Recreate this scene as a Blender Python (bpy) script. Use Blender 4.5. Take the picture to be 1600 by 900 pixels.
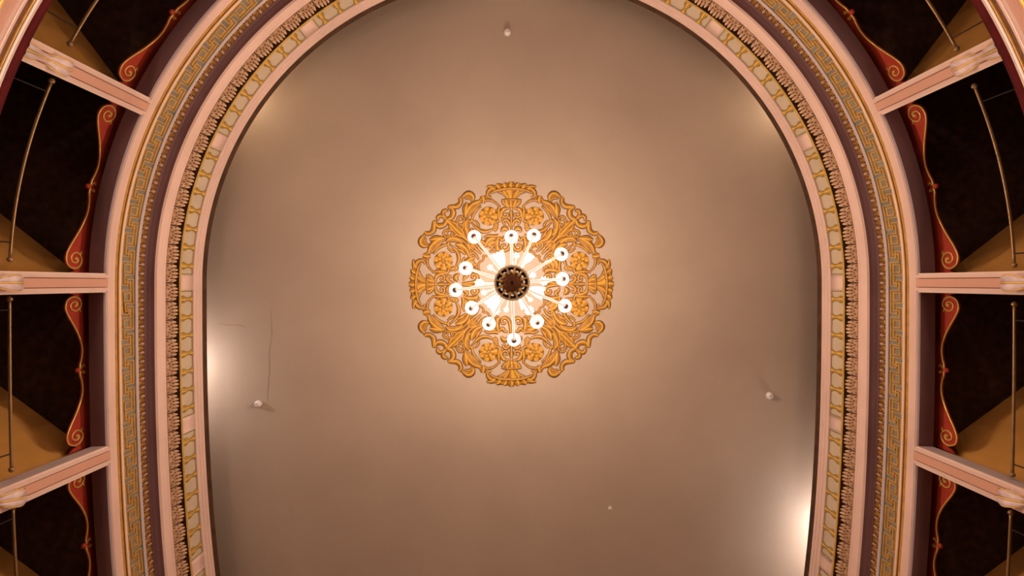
import bpy, math, random
from mathutils import Vector, Matrix

# ------------------------------------------------------------------ scene, camera, light
for o in list(bpy.data.objects):
    bpy.data.objects.remove(o, do_unlink=True)
scene = bpy.context.scene
COL = scene.collection
PI = math.pi
rnd = random.Random(7)

F = 1000.0                                  # focal length in pixels of the 1600 px frame
cam_d = bpy.data.cameras.new('camera')
cam_d.sensor_fit = 'HORIZONTAL'
cam_d.sensor_width = 36.0
cam_d.lens = F / 1600 * 36.0
cam_d.shift_y = -8.0 / 1600                 # the zenith sits a little above the middle of the frame
cam_d.clip_end = 200
cam = bpy.data.objects.new('camera', cam_d)
COL.objects.link(cam)
cam.location = (0, 0, 0)
cam.rotation_euler = (PI, 0, 0)             # straight up; image right = +X, image down = +Y
scene.camera = cam

world = bpy.data.worlds.new('World')
scene.world = world
world.use_nodes = True
world.node_tree.nodes['Background'].inputs[0].default_value = (1.0, 0.72, 0.5, 1)
world.node_tree.nodes['Background'].inputs[1].default_value = 0.02

scene.view_settings.view_transform = 'Standard'
scene.view_settings.look = 'None'
scene.view_settings.gamma = 1.0
scene.view_settings.use_curve_mapping = False
scene.view_settings.exposure = 0.1

LAMP_W = 42.0          # watts of each chandelier lamp
LAMP_COL = (1.0, 0.74, 0.55)
FILL_W = 74.0         # watts of each added fill lamp, unseen on the lower tier
FILL_COL = (1.0, 0.73, 0.56)
scene.cycles.max_bounces = 5
scene.cycles.diffuse_bounces = 4
scene.cycles.glossy_bounces = 2
scene.cycles.transmission_bounces = 2

# ------------------------------------------------------------------ materials
MATS = {}

def principled(name, col, rough=0.6, metal=0.0, spec=0.3, var=0.12, vscale=3.0, bump=0.0, bscale=40.0,
               emit=None, estr=0.0, sheen=0.0, col2=None, mscale=None):
    m = bpy.data.materials.new(name)
    m.use_nodes = True
    nt = m.node_tree
    b = nt.nodes['Principled BSDF']
    b.inputs['Roughness'].default_value = rough
    b.inputs['Metallic'].default_value = metal
    b.inputs['Specular IOR Level'].default_value = spec
    if sheen:
        b.inputs['Sheen Weight'].default_value = sheen
    tc = nt.nodes.new('ShaderNodeTexCoord')
    nz = nt.nodes.new('ShaderNodeTexNoise')
    nz.inputs['Scale'].default_value = vscale
    nz.inputs['Detail'].default_value = 5
    nt.links.new(tc.outputs['Object'], nz.inputs['Vector'])
    rp = nt.nodes.new('ShaderNodeValToRGB')
    c2 = col2 if col2 else tuple(c * (1 - 2 * var) for c in col)
    rp.color_ramp.elements[0].position = 0.3
    rp.color_ramp.elements[1].position = 0.7
    rp.color_ramp.elements[0].color = (*c2, 1)
    rp.color_ramp.elements[1].color = (*col, 1)
    nt.links.new(nz.outputs['Fac'], rp.inputs['Fac'])
    nt.links.new(rp.outputs['Color'], b.inputs['Base Color'])
    if bump:
        n2 = nt.nodes.new('ShaderNodeTexNoise')
        n2.inputs['Scale'].default_value = bscale
        n2.inputs['Detail'].default_value = 4
        nt.links.new(tc.outputs['Object'], n2.inputs['Vector'])
        bp = nt.nodes.new('ShaderNodeBump')
        bp.inputs['Strength'].default_value = bump
        bp.inputs['Distance'].default_value = 0.01
        nt.links.new(n2.outputs['Fac'], bp.inputs['Height'])
        nt.links.new(bp.outputs['Normal'], b.inputs['Normal'])
    if emit:
        b.inputs['Emission Color'].default_value = (*emit, 1)
        b.inputs['Emission Strength'].default_value = estr
    MATS[name] = m
    return m

def paint_mat(name, stops, rough=0.5, metal=0.0):
    """gilding in tones, with shade painted on carved parts: the 'paint' attribute runs from the outline (0) to the highlight (1)"""
    m = bpy.data.materials.new(name)
    m.use_nodes = True
    nt = m.node_tree
    b = nt.nodes['Principled BSDF']
    b.inputs['Roughness'].default_value = rough
    b.inputs['Metallic'].default_value = metal
    b.inputs['Specular IOR Level'].default_value = 0.3
    at = nt.nodes.new('ShaderNodeAttribute')
    at.attribute_name = 'paint'
    tc = nt.nodes.new('ShaderNodeTexCoord')
    nz = nt.nodes.new('ShaderNodeTexNoise')
    nz.inputs['Scale'].default_value = 14
    nz.inputs['Detail'].default_value = 4
    nt.links.new(tc.outputs['Object'], nz.inputs['Vector'])
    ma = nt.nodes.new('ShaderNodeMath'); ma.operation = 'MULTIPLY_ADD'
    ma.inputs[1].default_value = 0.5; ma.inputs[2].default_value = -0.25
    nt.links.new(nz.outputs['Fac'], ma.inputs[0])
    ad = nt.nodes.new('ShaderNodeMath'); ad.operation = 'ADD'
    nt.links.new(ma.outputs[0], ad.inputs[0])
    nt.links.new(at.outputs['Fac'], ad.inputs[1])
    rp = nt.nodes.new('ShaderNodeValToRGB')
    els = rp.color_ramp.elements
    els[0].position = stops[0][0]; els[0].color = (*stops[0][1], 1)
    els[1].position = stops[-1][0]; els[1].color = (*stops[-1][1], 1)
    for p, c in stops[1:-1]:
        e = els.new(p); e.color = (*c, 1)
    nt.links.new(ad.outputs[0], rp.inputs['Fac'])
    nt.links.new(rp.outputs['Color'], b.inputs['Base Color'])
    MATS[name] = m
    return m

principled('plaster', (0.385, 0.305, 0.242), rough=0.5, spec=0.3, vscale=0.5, col2=(0.33, 0.255, 0.20), bump=0.04, bscale=9)
principled('pink', (0.86, 0.63, 0.55), rough=0.5, var=0.05, vscale=2.0, bump=0.05)
principled('pale', (0.88, 0.71, 0.63), rough=0.5, var=0.05, vscale=2.0)
principled('lilac', (0.62, 0.50, 0.50), rough=0.5, var=0.06, vscale=2.0)
principled('salmon', (0.76, 0.43, 0.32), rough=0.5, var=0.05, vscale=1.5)
principled('mauve', (0.16, 0.075, 0.075), rough=0.6, var=0.1, vscale=1.2)
principled('groove', (0.22, 0.08, 0.035), rough=0.7)
principled('brown', (0.10, 0.045, 0.02), rough=0.7, var=0.25, vscale=5)
principled('maroon', (0.20, 0.06, 0.03), rough=0.6, var=0.2, vscale=4)
principled('panel', (0.66, 0.56, 0.42), rough=0.6, var=0.06, vscale=3)
principled('slate', (0.28, 0.28, 0.25), rough=0.6, var=0.15, vscale=6)
principled('gold', (0.80, 0.45, 0.10), rough=0.4, metal=0.35, var=0.15, vscale=9)
principled('gold_bright', (0.92, 0.60, 0.16), rough=0.35, metal=0.3, var=0.1, vscale=9)
principled('egg_ground', (0.16, 0.055, 0.02), rough=0.6, var=0.2, vscale=6)
principled('egg', (0.34, 0.17, 0.045), rough=0.5, metal=0.2, var=0.2, vscale=6)
principled('dart', (0.70, 0.46, 0.34), rough=0.5, var=0.15, vscale=6)
principled('cove_shade', (0.10, 0.045, 0.025), rough=0.8)  # dark colour stands in for the shade in the recess behind the leaves
principled('velvet', (0.12, 0.004, 0.005), rough=0.9, var=0.2, vscale=8)
principled('red', (0.50, 0.055, 0.028), rough=0.55, var=0.12, vscale=3)
principled('ochre', (0.60, 0.30, 0.07), rough=0.7, var=0.08, vscale=2)
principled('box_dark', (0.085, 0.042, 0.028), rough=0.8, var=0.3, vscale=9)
principled('brass', (0.42, 0.27, 0.13), rough=0.4, metal=0.6, var=0.1, vscale=12)
principled('iron', (0.03, 0.02, 0.015), rough=0.6)
principled('marble', (0.72, 0.56, 0.55), rough=0.35, var=0.12, vscale=14)
principled('carpet', (0.12, 0.03, 0.02), rough=0.95)
principled('lower_wall', (0.40, 0.26, 0.20), rough=0.7)
principled('white_plastic', (0.80, 0.76, 0.76), rough=0.35)
principled('crack', (0.30, 0.19, 0.13), rough=0.9)
principled('chip', (0.85, 0.78, 0.68), rough=0.7)
principled('bronze', (0.20, 0.075, 0.025), rough=0.4, metal=0.3, var=0.2, vscale=20)
principled('bronze_dark', (0.05, 0.018, 0.010), rough=0.5)
principled('hoop', (0.95, 0.80, 0.55), rough=0.3, metal=0.3)
principled('glass_white', (0.92, 0.86, 0.80), rough=0.25, spec=0.5, var=0.02, emit=(1.0, 0.86, 0.70), estr=0.45)  # slight emission stands in for lamplight on arms and stems
principled('fill_globe', (0.9, 0.9, 0.9), rough=0.3, emit=FILL_COL, estr=1.6)
principled('globe', (0.9, 0.9, 0.9), rough=0.3, emit=(1.0, 0.93, 0.84), estr=1.15)
principled('flower_glow', (0.95, 0.92, 0.88), rough=0.3, emit=(1.0, 0.90, 0.78), estr=0.95)  # glow put into the glass; the flowers hold no lamp
principled('fitting', (0.24, 0.15, 0.12), rough=0.6)
principled('fitting_dark', (0.12, 0.07, 0.055), rough=0.6)
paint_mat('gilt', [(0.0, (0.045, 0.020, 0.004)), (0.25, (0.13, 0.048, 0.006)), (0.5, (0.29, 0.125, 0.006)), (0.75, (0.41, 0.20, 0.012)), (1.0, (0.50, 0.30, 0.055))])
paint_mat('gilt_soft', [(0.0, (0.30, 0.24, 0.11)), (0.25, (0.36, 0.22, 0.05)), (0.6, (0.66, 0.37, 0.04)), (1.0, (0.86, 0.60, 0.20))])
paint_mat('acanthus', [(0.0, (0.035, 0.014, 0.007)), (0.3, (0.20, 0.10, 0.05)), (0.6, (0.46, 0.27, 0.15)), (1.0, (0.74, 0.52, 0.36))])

# ------------------------------------------------------------------ mesh helpers
def link_mesh(name, me, parent=None):
    o = bpy.data.objects.new(name, me)
    COL.objects.link(o)
    if parent is not None:
        o.parent = parent
    return o

def mk_mesh(name, verts, faces, mat, smooth=False, paint=None):
    me = bpy.data.meshes.new(name)
    me.from_pydata([tuple(v) for v in verts], [], [tuple(f) for f in faces])
    me.materials.append(MATS[mat])
    if smooth:
        me.polygons.foreach_set('use_smooth', [True] * len(me.polygons))
    if paint is not None:
        a = me.attributes.new('paint', 'FLOAT', 'POINT')
        a.data.foreach_set('value', list(paint))
    me.update()
    return me

def mk(name, verts, faces, mat, parent=None, smooth=False, paint=None):
    return link_mesh(name, mk_mesh(name, verts, faces, mat, smooth, paint), parent)

def tag(o, label, cat=None, group=None, kind=None):
    o['label'] = label
    if cat: o['category'] = cat
    if group: o['group'] = group
    if kind: o['kind'] = kind
    return o

def empty(name, loc=(0, 0, 0), rz=0.0):
    o = bpy.data.objects.new(name, None)
    o.empty_display_size = 0.1
    COL.objects.link(o)
    o.location = loc
    o.rotation_euler = (0, 0, rz)
    return o

class Geo:
    def __init__(s):
        s.v = []; s.f = []; s.p = []
    def add(s, v, f, p=None):
        n = len(s.v)
        s.v += [tuple(x) for x in v]
        s.f += [tuple(i + n for i in q) for q in f]
        s.p += list(p) if p is not None else [0.5] * len(v)
        return s
    def box(s, x0, x1, y0, y1, z0, z1):
        v = [(x, y, z) for z in (z0, z1) for y in (y0, y1) for x in (x0, x1)]
        return s.add(v, [(0, 2, 3, 1), (4, 5, 7, 6), (0, 1, 5, 4), (2, 6, 7, 3), (0, 4, 6, 2), (1, 3, 7, 5)])
    def tube(s, pts, rad, n=8, caps=True):
        pts = [Vector(p) for p in pts]
        if not hasattr(rad, '__len__'):
            rad = [rad] * len(pts)
        v = []; f = []
        t0 = (pts[1] - pts[0]).normalized()
        ref = Vector((0, 0, 1)) if abs(t0.z) < 0.9 else Vector((1, 0, 0))
        a = t0.cross(ref).normalized()
        for i, p in enumerate(pts):
            t = (pts[min(i + 1, len(pts) - 1)] - pts[max(i - 1, 0)])
            t = t.normalized() if t.length > 1e-9 else t0
            a = (a - t * a.dot(t)).normalized()
            b = t.cross(a)
            for k in range(n):
                q = 2 * PI * k / n
                v.append(p + (a * math.cos(q) + b * math.sin(q)) * rad[i])
        for i in range(len(pts) - 1):
            for k in range(n):
                f.append((i * n + k, i * n + (k + 1) % n, (i + 1) * n + (k + 1) % n, (i + 1) * n + k))
        if caps:
            f.append(tuple(range(n))[::-1]); f.append(tuple((len(pts) - 1) * n + k for k in range(n)))
        return s.add(v, f)
    def lathe(s, prof, n=24, c=(0, 0, 0)):
        v = []; f = []
        for r, z in prof:
            for k in range(n):
                q = 2 * PI * k / n
                v.append((c[0] + r * math.cos(q), c[1] + r * math.sin(q), c[2] + z))
        for i in range(len(prof) - 1):
            for k in range(n):
                f.append((i * n + k, i * n + (k + 1) % n, (i + 1) * n + (k + 1) % n, (i + 1) * n + k))
        return s.add(v, f)
    def mapped(s, fn):
        s.v = [tuple(fn(*v)) for v in s.v]
        return s
    def obj(s, name, mat, parent=None, smooth=False, paint=False):
        return mk(name, s.v, s.f, mat, parent, smooth, s.p if paint else None)
    def mesh(s, name, mat, smooth=False, paint=False):
        return mk_mesh(name, s.v, s.f, mat, smooth, s.p if paint else None)

def catmull(pts, n=6):
    if len(pts) < 3:
        a, b = pts
        return [tuple(a[j] + (b[j] - a[j]) * i / n for j in range(len(a))) for i in range(n + 1)]
    out = []
    P = [pts[0]] + list(pts) + [pts[-1]]
    for i in range(1, len(P) - 2):
        p0, p1, p2, p3 = P[i - 1], P[i], P[i + 1], P[i + 2]
        for k in range(n):
            t = k / n
            out.append(tuple(0.5 * ((2 * p1[j]) + (-p0[j] + p2[j]) * t + (2 * p0[j] - 5 * p1[j] + 4 * p2[j] - p3[j]) * t * t
                                    + (-p0[j] + 3 * p1[j] - 3 * p2[j] + p3[j]) * t ** 3) for j in range(len(p1))))
    out.append(tuple(pts[-1]))
    return out

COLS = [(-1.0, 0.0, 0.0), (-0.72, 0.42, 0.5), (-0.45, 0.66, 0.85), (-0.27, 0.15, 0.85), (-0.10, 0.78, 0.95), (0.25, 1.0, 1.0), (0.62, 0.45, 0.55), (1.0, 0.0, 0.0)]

def stroke(spine, widths, lift=1.0, n=5, outline=0.9):
    """a brush stroke / leaf: spine of 2-D points with half widths; returns verts (x, y, height), faces, paint"""
    sp = [(p[0], p[1], w) for p, w in zip(spine, widths)]
    c = catmull(sp, n)
    v = []; f = []; pa = []
    m = len(COLS)
    for i, (x, y, w) in enumerate(c):
        w = max(w, 0.05)
        x0, y0, _ = c[max(i - 1, 0)]; x1, y1, _ = c[min(i + 1, len(c) - 1)]
        tx, ty = x1 - x0, y1 - y0
        L = math.hypot(tx, ty) or 1.0
        nx, ny = -ty / L, tx / L
        wo = w + outline
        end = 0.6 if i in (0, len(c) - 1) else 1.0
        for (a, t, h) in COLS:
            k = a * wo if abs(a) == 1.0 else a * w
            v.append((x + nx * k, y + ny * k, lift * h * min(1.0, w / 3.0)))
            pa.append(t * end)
    for i in range(len(c) - 1):
        for j in range(m - 1):
            f.append((i * m + j, i * m + j + 1, (i + 1) * m + j + 1, (i + 1) * m + j))
    return v, f, pa

# ------------------------------------------------------------------ plan of the horseshoe auditorium
R0 = 5.37
NB = 7                       # boxes around the half circle
DPHI = PI / NB
TSTEP = 0.425                # box spacing on the straight flanks (in R0)

def pos(u, R, z=0.0, circ=False):
    """plan point: u counts boxes (0 = left of the chandelier, 7 = right of it), R = wall distance"""
    if circ or 0 <= u <= NB:
        p = u * DPHI
        return Vector((-math.cos(p) * R, -math.sin(p) * R, z))
    t = (-u if u < 0 else u - NB) * TSTEP
    hw = 1 - 0.0514 * t ** 2.58
    dh = -0.0514 * 2.58 * t ** 1.58
    n = Vector((1, -dh)).normalized()             # outward on the right flank
    x = hw * R0 + n.x * (R - R0); y = t * R0 + n.y * (R - R0)
    return Vector((-x if u < 0 else x, y, z))

def zr(R, r):
    return R / r * 1000.0

U0, U1 = -2.7, 9.7

def us(u0, u1, n):
    return [u0 + (u1 - u0) * i / n for i in range(n + 1)]

def sweep(name, prof, mat, parent=None, u0=U0, u1=U1, n=260):
    v = []; f = []
    U = us(u0, u1, n)
    for a, b in zip(prof[:-1], prof[1:]):
        base = len(v)
        for u in U:
            v.append(pos(u, a[0], a[1])); v.append(pos(u, b[0], b[1]))
        for i in range(n):
            k = base + 2 * i
            f.append((k, k + 1, k + 3, k + 2))
    return mk(name, v, f, mat, parent, smooth=True)

SHARED = {}
def place(name, key, geo_fn, mat, u0, parent, smooth=False, paint=False):
    """put a piece built in (du, R, z) coordinates on the plan at u0; pieces on the half circle share one mesh"""
    if 0.0 <= u0 <= NB:
        if key not in SHARED:
            g = geo_fn()
            g.mapped(lambda du, R, z: pos(du, R, z, True))
            SHARED[key] = g.mesh(name, mat, smooth, paint)
        o = link_mesh(name, SHARED[key], parent)
        o.rotation_euler = (0, 0, u0 * DPHI)
        return o
    g = geo_fn()
    g.mapped(lambda du, R, z: pos(u0 + du, R, z))
    return g.obj(name, mat, parent, smooth, paint)

CZ = 11.5
# ------------------------------------------------------------------ ceiling
def footprint(R, z, n=160):
    return [pos(u, R, z) for u in us(U0, U1, n)]

RC = 6.6
pts = footprint(RC, CZ)
cv = [Vector((0, 0, CZ))] + pts
cf = [(0, i, i + 1) for i in range(1, len(pts))] + [(0, len(pts), 1)]
ceiling = mk('ceiling', cv, cf, 'plaster')
tag(ceiling, 'smooth beige plaster ceiling of horseshoe shape around the gilded medallion', kind='structure')

def px(x, y, z):
    """photograph direction -> world point at height z (used only to read off measurements)"""
    return Vector(((x - 800) / F * z, (y - 442) / F * z, z))

def crack(points, w):
    P = catmull([(px(x, y, CZ).x, px(x, y, CZ).y) for x, y in points], 8)
    v = []; f = []
    for i, (x, y) in enumerate(P):
        j = rnd.uniform(-1, 1) * 0.008
        ww = w * (0.3 + 0.7 * math.sin(PI * (i + 0.5) / len(P))) * rnd.uniform(0.6, 1.2)
        if abs(P[-1][0] - P[0][0]) > abs(P[-1][1] - P[0][1]):
            v += [(x, y + j - ww, CZ - 0.002), (x, y + j + ww, CZ - 0.002)]
        else:
            v += [(x + j - ww, y, CZ - 0.002), (x + j + ww, y, CZ - 0.002)]
    f = [(2 * i, 2 * i + 1, 2 * i + 3, 2 * i + 2) for i in range(len(P) - 1)]
    mk('crack', v, f, 'crack', ceiling)
crack([(423, 480), (425, 520), (421, 552), (421, 580), (419, 605), (418, 628)], 0.006)
crack([(340, 506), (362, 508), (382, 510), (388, 521)], 0.006)
crack([(452, 788), (456, 796), (458, 812)], 0.005)
g = Geo()
c = px(953, 793, CZ)
g.add([(c.x + 0.03 * (1 + 0.4 * math.sin(3 * q)) * math.cos(q), c.y + 0.042 * (1 + 0.3 * math.cos(2 * q)) * math.sin(q), CZ - 0.002)
       for q in [2 * PI * k / 14 for k in range(14)]], [tuple(range(14))])
g.obj('paint_chip', 'chip', ceiling)

# attic behind the cornice, where the cove lamps stand
back = sweep('wall_attic', [(5.36, 11.0), (5.36, 10.55), (RC, 10.55), (RC, CZ + 0.02)], 'lower_wall', n=120)
tag(back, 'attic wall and ledge hidden behind the top of the cornice', kind='structure')

# ------------------------------------------------------------------ cornice mouldings
t1 = sweep('trim_1', [(5.36, 11.006), (5.25, 11.006), (5.252, 10.965), (5.262, 10.95), (5.262, 10.93), (5.25, 10.915), (5.25, 10.88), (5.258, 10.87), (5.258, 10.835), (5.248, 10.815)], 'brown')
tag(t1, 'dark brown moulding between the ceiling and the pink panelled band', kind='structure')

zA, zB = zr(5.25, 498.5), zr(5.25, 519)
t2 = sweep('trim_2', [(5.26, 10.815), (5.235, 10.815), (5.235, 10.745), (5.25, 10.735), (5.25, 10.725), (5.24, 10.72), (5.24, 10.655), (5.252, 10.645), (5.252, 10.635), (5.243, 10.63), (5.243, zA), (5.27, zA), (5.27, zB), (5.245, zB), (5.245, zB - 0.02)], 'pink')
tag(t2, 'pale pink panelled band with gilded balusters just below the ceiling', kind='structure')
gl = sweep('gold_bead', [(5.25, zB + 0.004), (5.225, zB - 0.004), (5.222, zB - 0.03), (5.24, zB - 0.042)], 'gold_bright', t2)
sweep('soffit', [(5.238, zB - 0.042), (5.34, zB - 0.035)], 'cove_shade', t2)  # coloured dark as the shadow under the bead
for z in (10.728, 10.638):
    sweep('line', [(5.2485, z + 0.006), (5.2485, z - 0.006)], 'groove', t2)

PB = 0.052        # half width of the pink block in box units

def g_panel():
    g = Geo(); n = 14; a, b = PB, 1 - PB
    v = []; f = []
    z0, z1 = zB + 0.012, zA - 0.012
    for i in range(n + 1):
        du = a + (b - a) * i / n - 0.5
        v += [(du, 5.262, z0), (du, 5.262, z1)]
    for i in range(n):
        f.append((2 * i, 2 * i + 1, 2 * i + 3, 2 * i + 2))
    return g.add(v, f)
def g_block():
    g = Geo(); n = 4; v = []; f = []
    for i in range(n + 1):
        du = -PB + 2 * PB * i / n
        v += [(du, 5.27, zB - 0.002), (du, 5.243, zB), (du, 5.243, zA), (du, 5.27, zA + 0.002)]
    for i in range(n):
        for j in range(3):
            k = 4 * i + j
            f.append((k, k + 1, k + 5, k + 4))
    f.append((0, 1, 2, 3)); f.append((4 * n, 4 * n + 1, 4 * n + 2, 4 * n + 3))
    return g.add(v, f)
def g_frame():
    g = Geo(); n = 14; a, b = PB + 0.004, 1 - PB - 0.004
    for z0, z1 in ((zA - 0.028, zA - 0.008),):
        v = []; f = []
        for i in range(n + 1):
            du = a + (b - a) * i / n - 0.5
            v += [(du, 5.258, z0), (du, 5.258, z1)]
        for i in range(n): f.append((2 * i, 2 * i + 1, 2 * i + 3, 2 * i + 2))
        g.add(v, f)
    for e in (a, b - 0.007):
        g.add([(e - 0.5, 5.258, zB), (e - 0.493, 5.258, zB), (e - 0.493, 5.258, zA - 0.01), (e - 0.5, 5.258, zA - 0.01)], [(0, 1, 2, 3)])
    return g
def g_baluster():
    h = zA - zB - 0.03
    ts = [0, 0.08, 0.2, 0.32, 0.45, 0.58, 0.7, 0.82, 0.93, 1.0]
    ws = [3.0, 3.2, 4.2, 4.0, 2.4, 1.3, 1.3, 2.2, 4.0, 3.0]
    v, f, p = stroke([(0, t * 100) for t in ts], [w * 1.0 for w in ws], 1.6, 3, 1.9)  # olive outline paints the soft shadow beside the baluster
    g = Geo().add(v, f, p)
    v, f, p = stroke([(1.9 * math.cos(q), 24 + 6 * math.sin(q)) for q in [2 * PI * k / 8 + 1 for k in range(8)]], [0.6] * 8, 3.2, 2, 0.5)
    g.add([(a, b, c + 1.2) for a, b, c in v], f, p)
    k = 0.0105 / (DPHI * 5.25)
    return g.mapped(lambda x, y, l: (x * k, 5.258 - l * 0.010, zB + 0.015 + y / 100 * h))

for k in range(-3, 10):
    place('panel', 'panel', g_panel, 'panel', k + 0.5, t2, True) if -2 <= k <= 8 or True else None
    place('panel_border', 'panel_border', g_frame, 'gilt_soft', k + 0.5, t2, True)
    if -2.6 < k < 9.6:
        place('block', 'block', g_block, 'pink', float(k), t2, True)
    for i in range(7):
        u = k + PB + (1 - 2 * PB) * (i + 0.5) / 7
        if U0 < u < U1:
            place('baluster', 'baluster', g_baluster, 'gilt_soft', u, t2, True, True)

# acanthus cornice
t3 = sweep('trim_3', [(5.33, 10.10), (5.30, 9.95), (5.285, 9.70), (5.25, 9.655), (5.22, 9.655)], 'cove_shade')
tag(t3, 'carved acanthus leaf cornice in tan and gold below the panelled band', kind='structure')
EYES = [(-0.16, 0.165, 0.4), (0.16, 0.165, -0.4), (-0.52, 0.15, 0.7), (0.52, 0.15, -0.7), (-0.34, 0.105, 0.6), (0.34, 0.105, -0.6), (0.0, 0.12, 0.0), (-0.74, 0.085, 0.9), (0.74, 0.085, -0.9), (-0.86, 0.15, 0.9), (0.86, 0.15, -0.9)]
def g_leaf():
    """one carved acanthus leaf: smooth foot, drilled eyes, a fringe of curling tips"""
    W = 0.147
    g = Geo(); v = []; f = []; p = []; nx = 40; ny = 18
    for j in range(ny + 1):
        t = j / ny
        for i in range(nx + 1):
            s = -1 + 2 * i / nx
            lobe = abs(math.sin(2.5 * PI * (s + 1)))              # five tips
            top = 0.240 - 0.028 * s * s - 0.030 * (1 - lobe ** 0.6)
            h = top * t
            x = s * W * (1 - 0.05 * t * t)
            fw = 0.03 + 0.10 * (h / 0.235) + 0.030 * (1 - s * s) + 0.014 * lobe * t
            curl = max(0.0, t - 0.86) / 0.14
            fw += 0.02 * curl * lobe
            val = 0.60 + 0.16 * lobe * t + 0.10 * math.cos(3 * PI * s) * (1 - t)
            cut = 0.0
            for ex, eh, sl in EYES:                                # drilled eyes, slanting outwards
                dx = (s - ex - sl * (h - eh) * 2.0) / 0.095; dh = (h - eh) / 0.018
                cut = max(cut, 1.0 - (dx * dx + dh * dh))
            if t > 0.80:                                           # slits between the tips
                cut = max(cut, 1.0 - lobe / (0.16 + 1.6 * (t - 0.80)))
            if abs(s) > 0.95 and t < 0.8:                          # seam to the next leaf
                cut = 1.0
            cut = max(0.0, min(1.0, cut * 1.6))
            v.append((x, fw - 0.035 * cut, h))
            p.append(val * (1 - cut))  # ribs toned and cuts darkened: carved shade painted in
    for j in range(ny):
        for i in range(nx):
            k = j * (nx + 1) + i
            f.append((k, k + 1, k + nx + 2, k + nx + 1))
    g.add(v, f, p)
    k = 1 / (DPHI * 5.25)
    return g.mapped(lambda s, d, h: (s * k, 5.296 - d * 0.66, 9.652 + h * 1.06))
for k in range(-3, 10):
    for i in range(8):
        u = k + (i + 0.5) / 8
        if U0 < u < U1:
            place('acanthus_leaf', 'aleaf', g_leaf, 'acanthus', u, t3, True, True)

t4 = sweep('trim_4', [(5.30, 9.655), (5.225, 9.655), (5.225, 9.60), (5.238, 9.595), (5.238, 9.583), (5.215, 9.575), (5.215, 9.40), (5.25, 9.395)], 'pink')
tag(t4, 'plain pink fascia under the acanthus cornice', kind='structure')
sweep('line', [(5.2365, 9.594), (5.2365, 9.585)], 'salmon', t4)
t5 = sweep('trim_5', [(5.24, 9.398), (5.30, 9.395), (5.36, 9.38), (5.375, 9.362)], 'mauve')
tag(t5, 'dark mauve soffit between the pink fascia and the egg-and-dart moulding', kind='structure')

# egg and dart
t6 = sweep('trim_6', [(5.375, 9.365), (5.385, 9.34), (5.385, 9.18), (5.37, 9.17)], 'egg_ground')
tag(t6, 'gilded egg-and-dart moulding above the Greek key frieze', kind='structure')
NE = 18
def g_egg():
    g = Geo(); n = 10; m = 5
    v = []; f = []
    for j in range(m + 1):
        q = j / m * PI / 2
        for i in range(n):
            a = 2 * PI * i / n
            v.append((0.036 * math.cos(a) * math.cos(q), 0.030 * math.sin(q), 0.062 * math.sin(a) * math.cos(q) * (1.1 if math.sin(a) > 0 else 0.95)))
    for j in range(m):
        for i in range(n):
            f.append((j * n + i, j * n + (i + 1) % n, (j + 1) * n + (i + 1) % n, (j + 1) * n + i))
    g.add(v, f)
    k = 1 / (DPHI * 5.37)
    return g.mapped(lambda s, d, h: (s * k, 5.383 - d, 9.275 + h))
def g_husk():
    g = Geo()
    pts = [(0.047 * math.sin(a), 0.012, -0.068 * math.cos(a)) for a in [(-2.1 + 4.2 * i / 10) for i in range(11)]]
    g.tube(pts, [0.004 + 0.003 * math.cos((i - 5) / 5 * 1.2) for i in range(11)], 5)
    k = 1 / (DPHI * 5.37)
    return g.mapped(lambda s, d, h: (s * k, 5.383 - d, 9.275 + h))
def g_dart():
    g = Geo()
    g.add([(-0.019, 0, 0.074), (0.019, 0, 0.074), (0.008, 0.010, 0.03), (-0.008, 0.010, 0.03), (0, 0.006, -0.085), (0, 0.014, 0.066)],
          [(0, 1, 5), (0, 5, 3), (5, 1, 2), (5, 2, 3), (3, 2, 4), (0, 3, 4), (1, 2, 4)])
    k = 1 / (DPHI * 5.37)
    return g.mapped(lambda s, d, h: (s * k, 5.383 - d, 9.275 + h))
for k in range(-3, 10):
    for i in range(NE):
        u = k + (i + 0.5) / NE
        if -2.45 < u < 9.45:
            place('egg', 'egg', g_egg, 'egg', u, t6, True)
            place('husk', 'husk', g_husk, 'gold', u, t6, True)
        if -2.45 < u < 9.45:
            place('dart', 'dart', g_dart, 'dart', k + (i + 1) / NE, t6)

# Greek key frieze
t7 = sweep('trim_7', [(5.385, 9.175), (5.352, 9.165), (5.348, 9.12), (5.352, 9.09), (5.372, 9.085), (5.372, 8.775), (5.385, 8.775)], 'slate')
tag(t7, 'grey frieze with a raised gilded Greek key meander and squares', kind='structure')
sweep('fillet', [(5.385, 9.17), (5.349, 9.163), (5.345, 9.12), (5.349, 9.10), (5.37, 9.098)], 'lilac', t7)
PER = 405.0
ZK = 8.918           # mid height of the frieze
KS = 1.83e-3 * 0.87  # height per drawing unit

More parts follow.
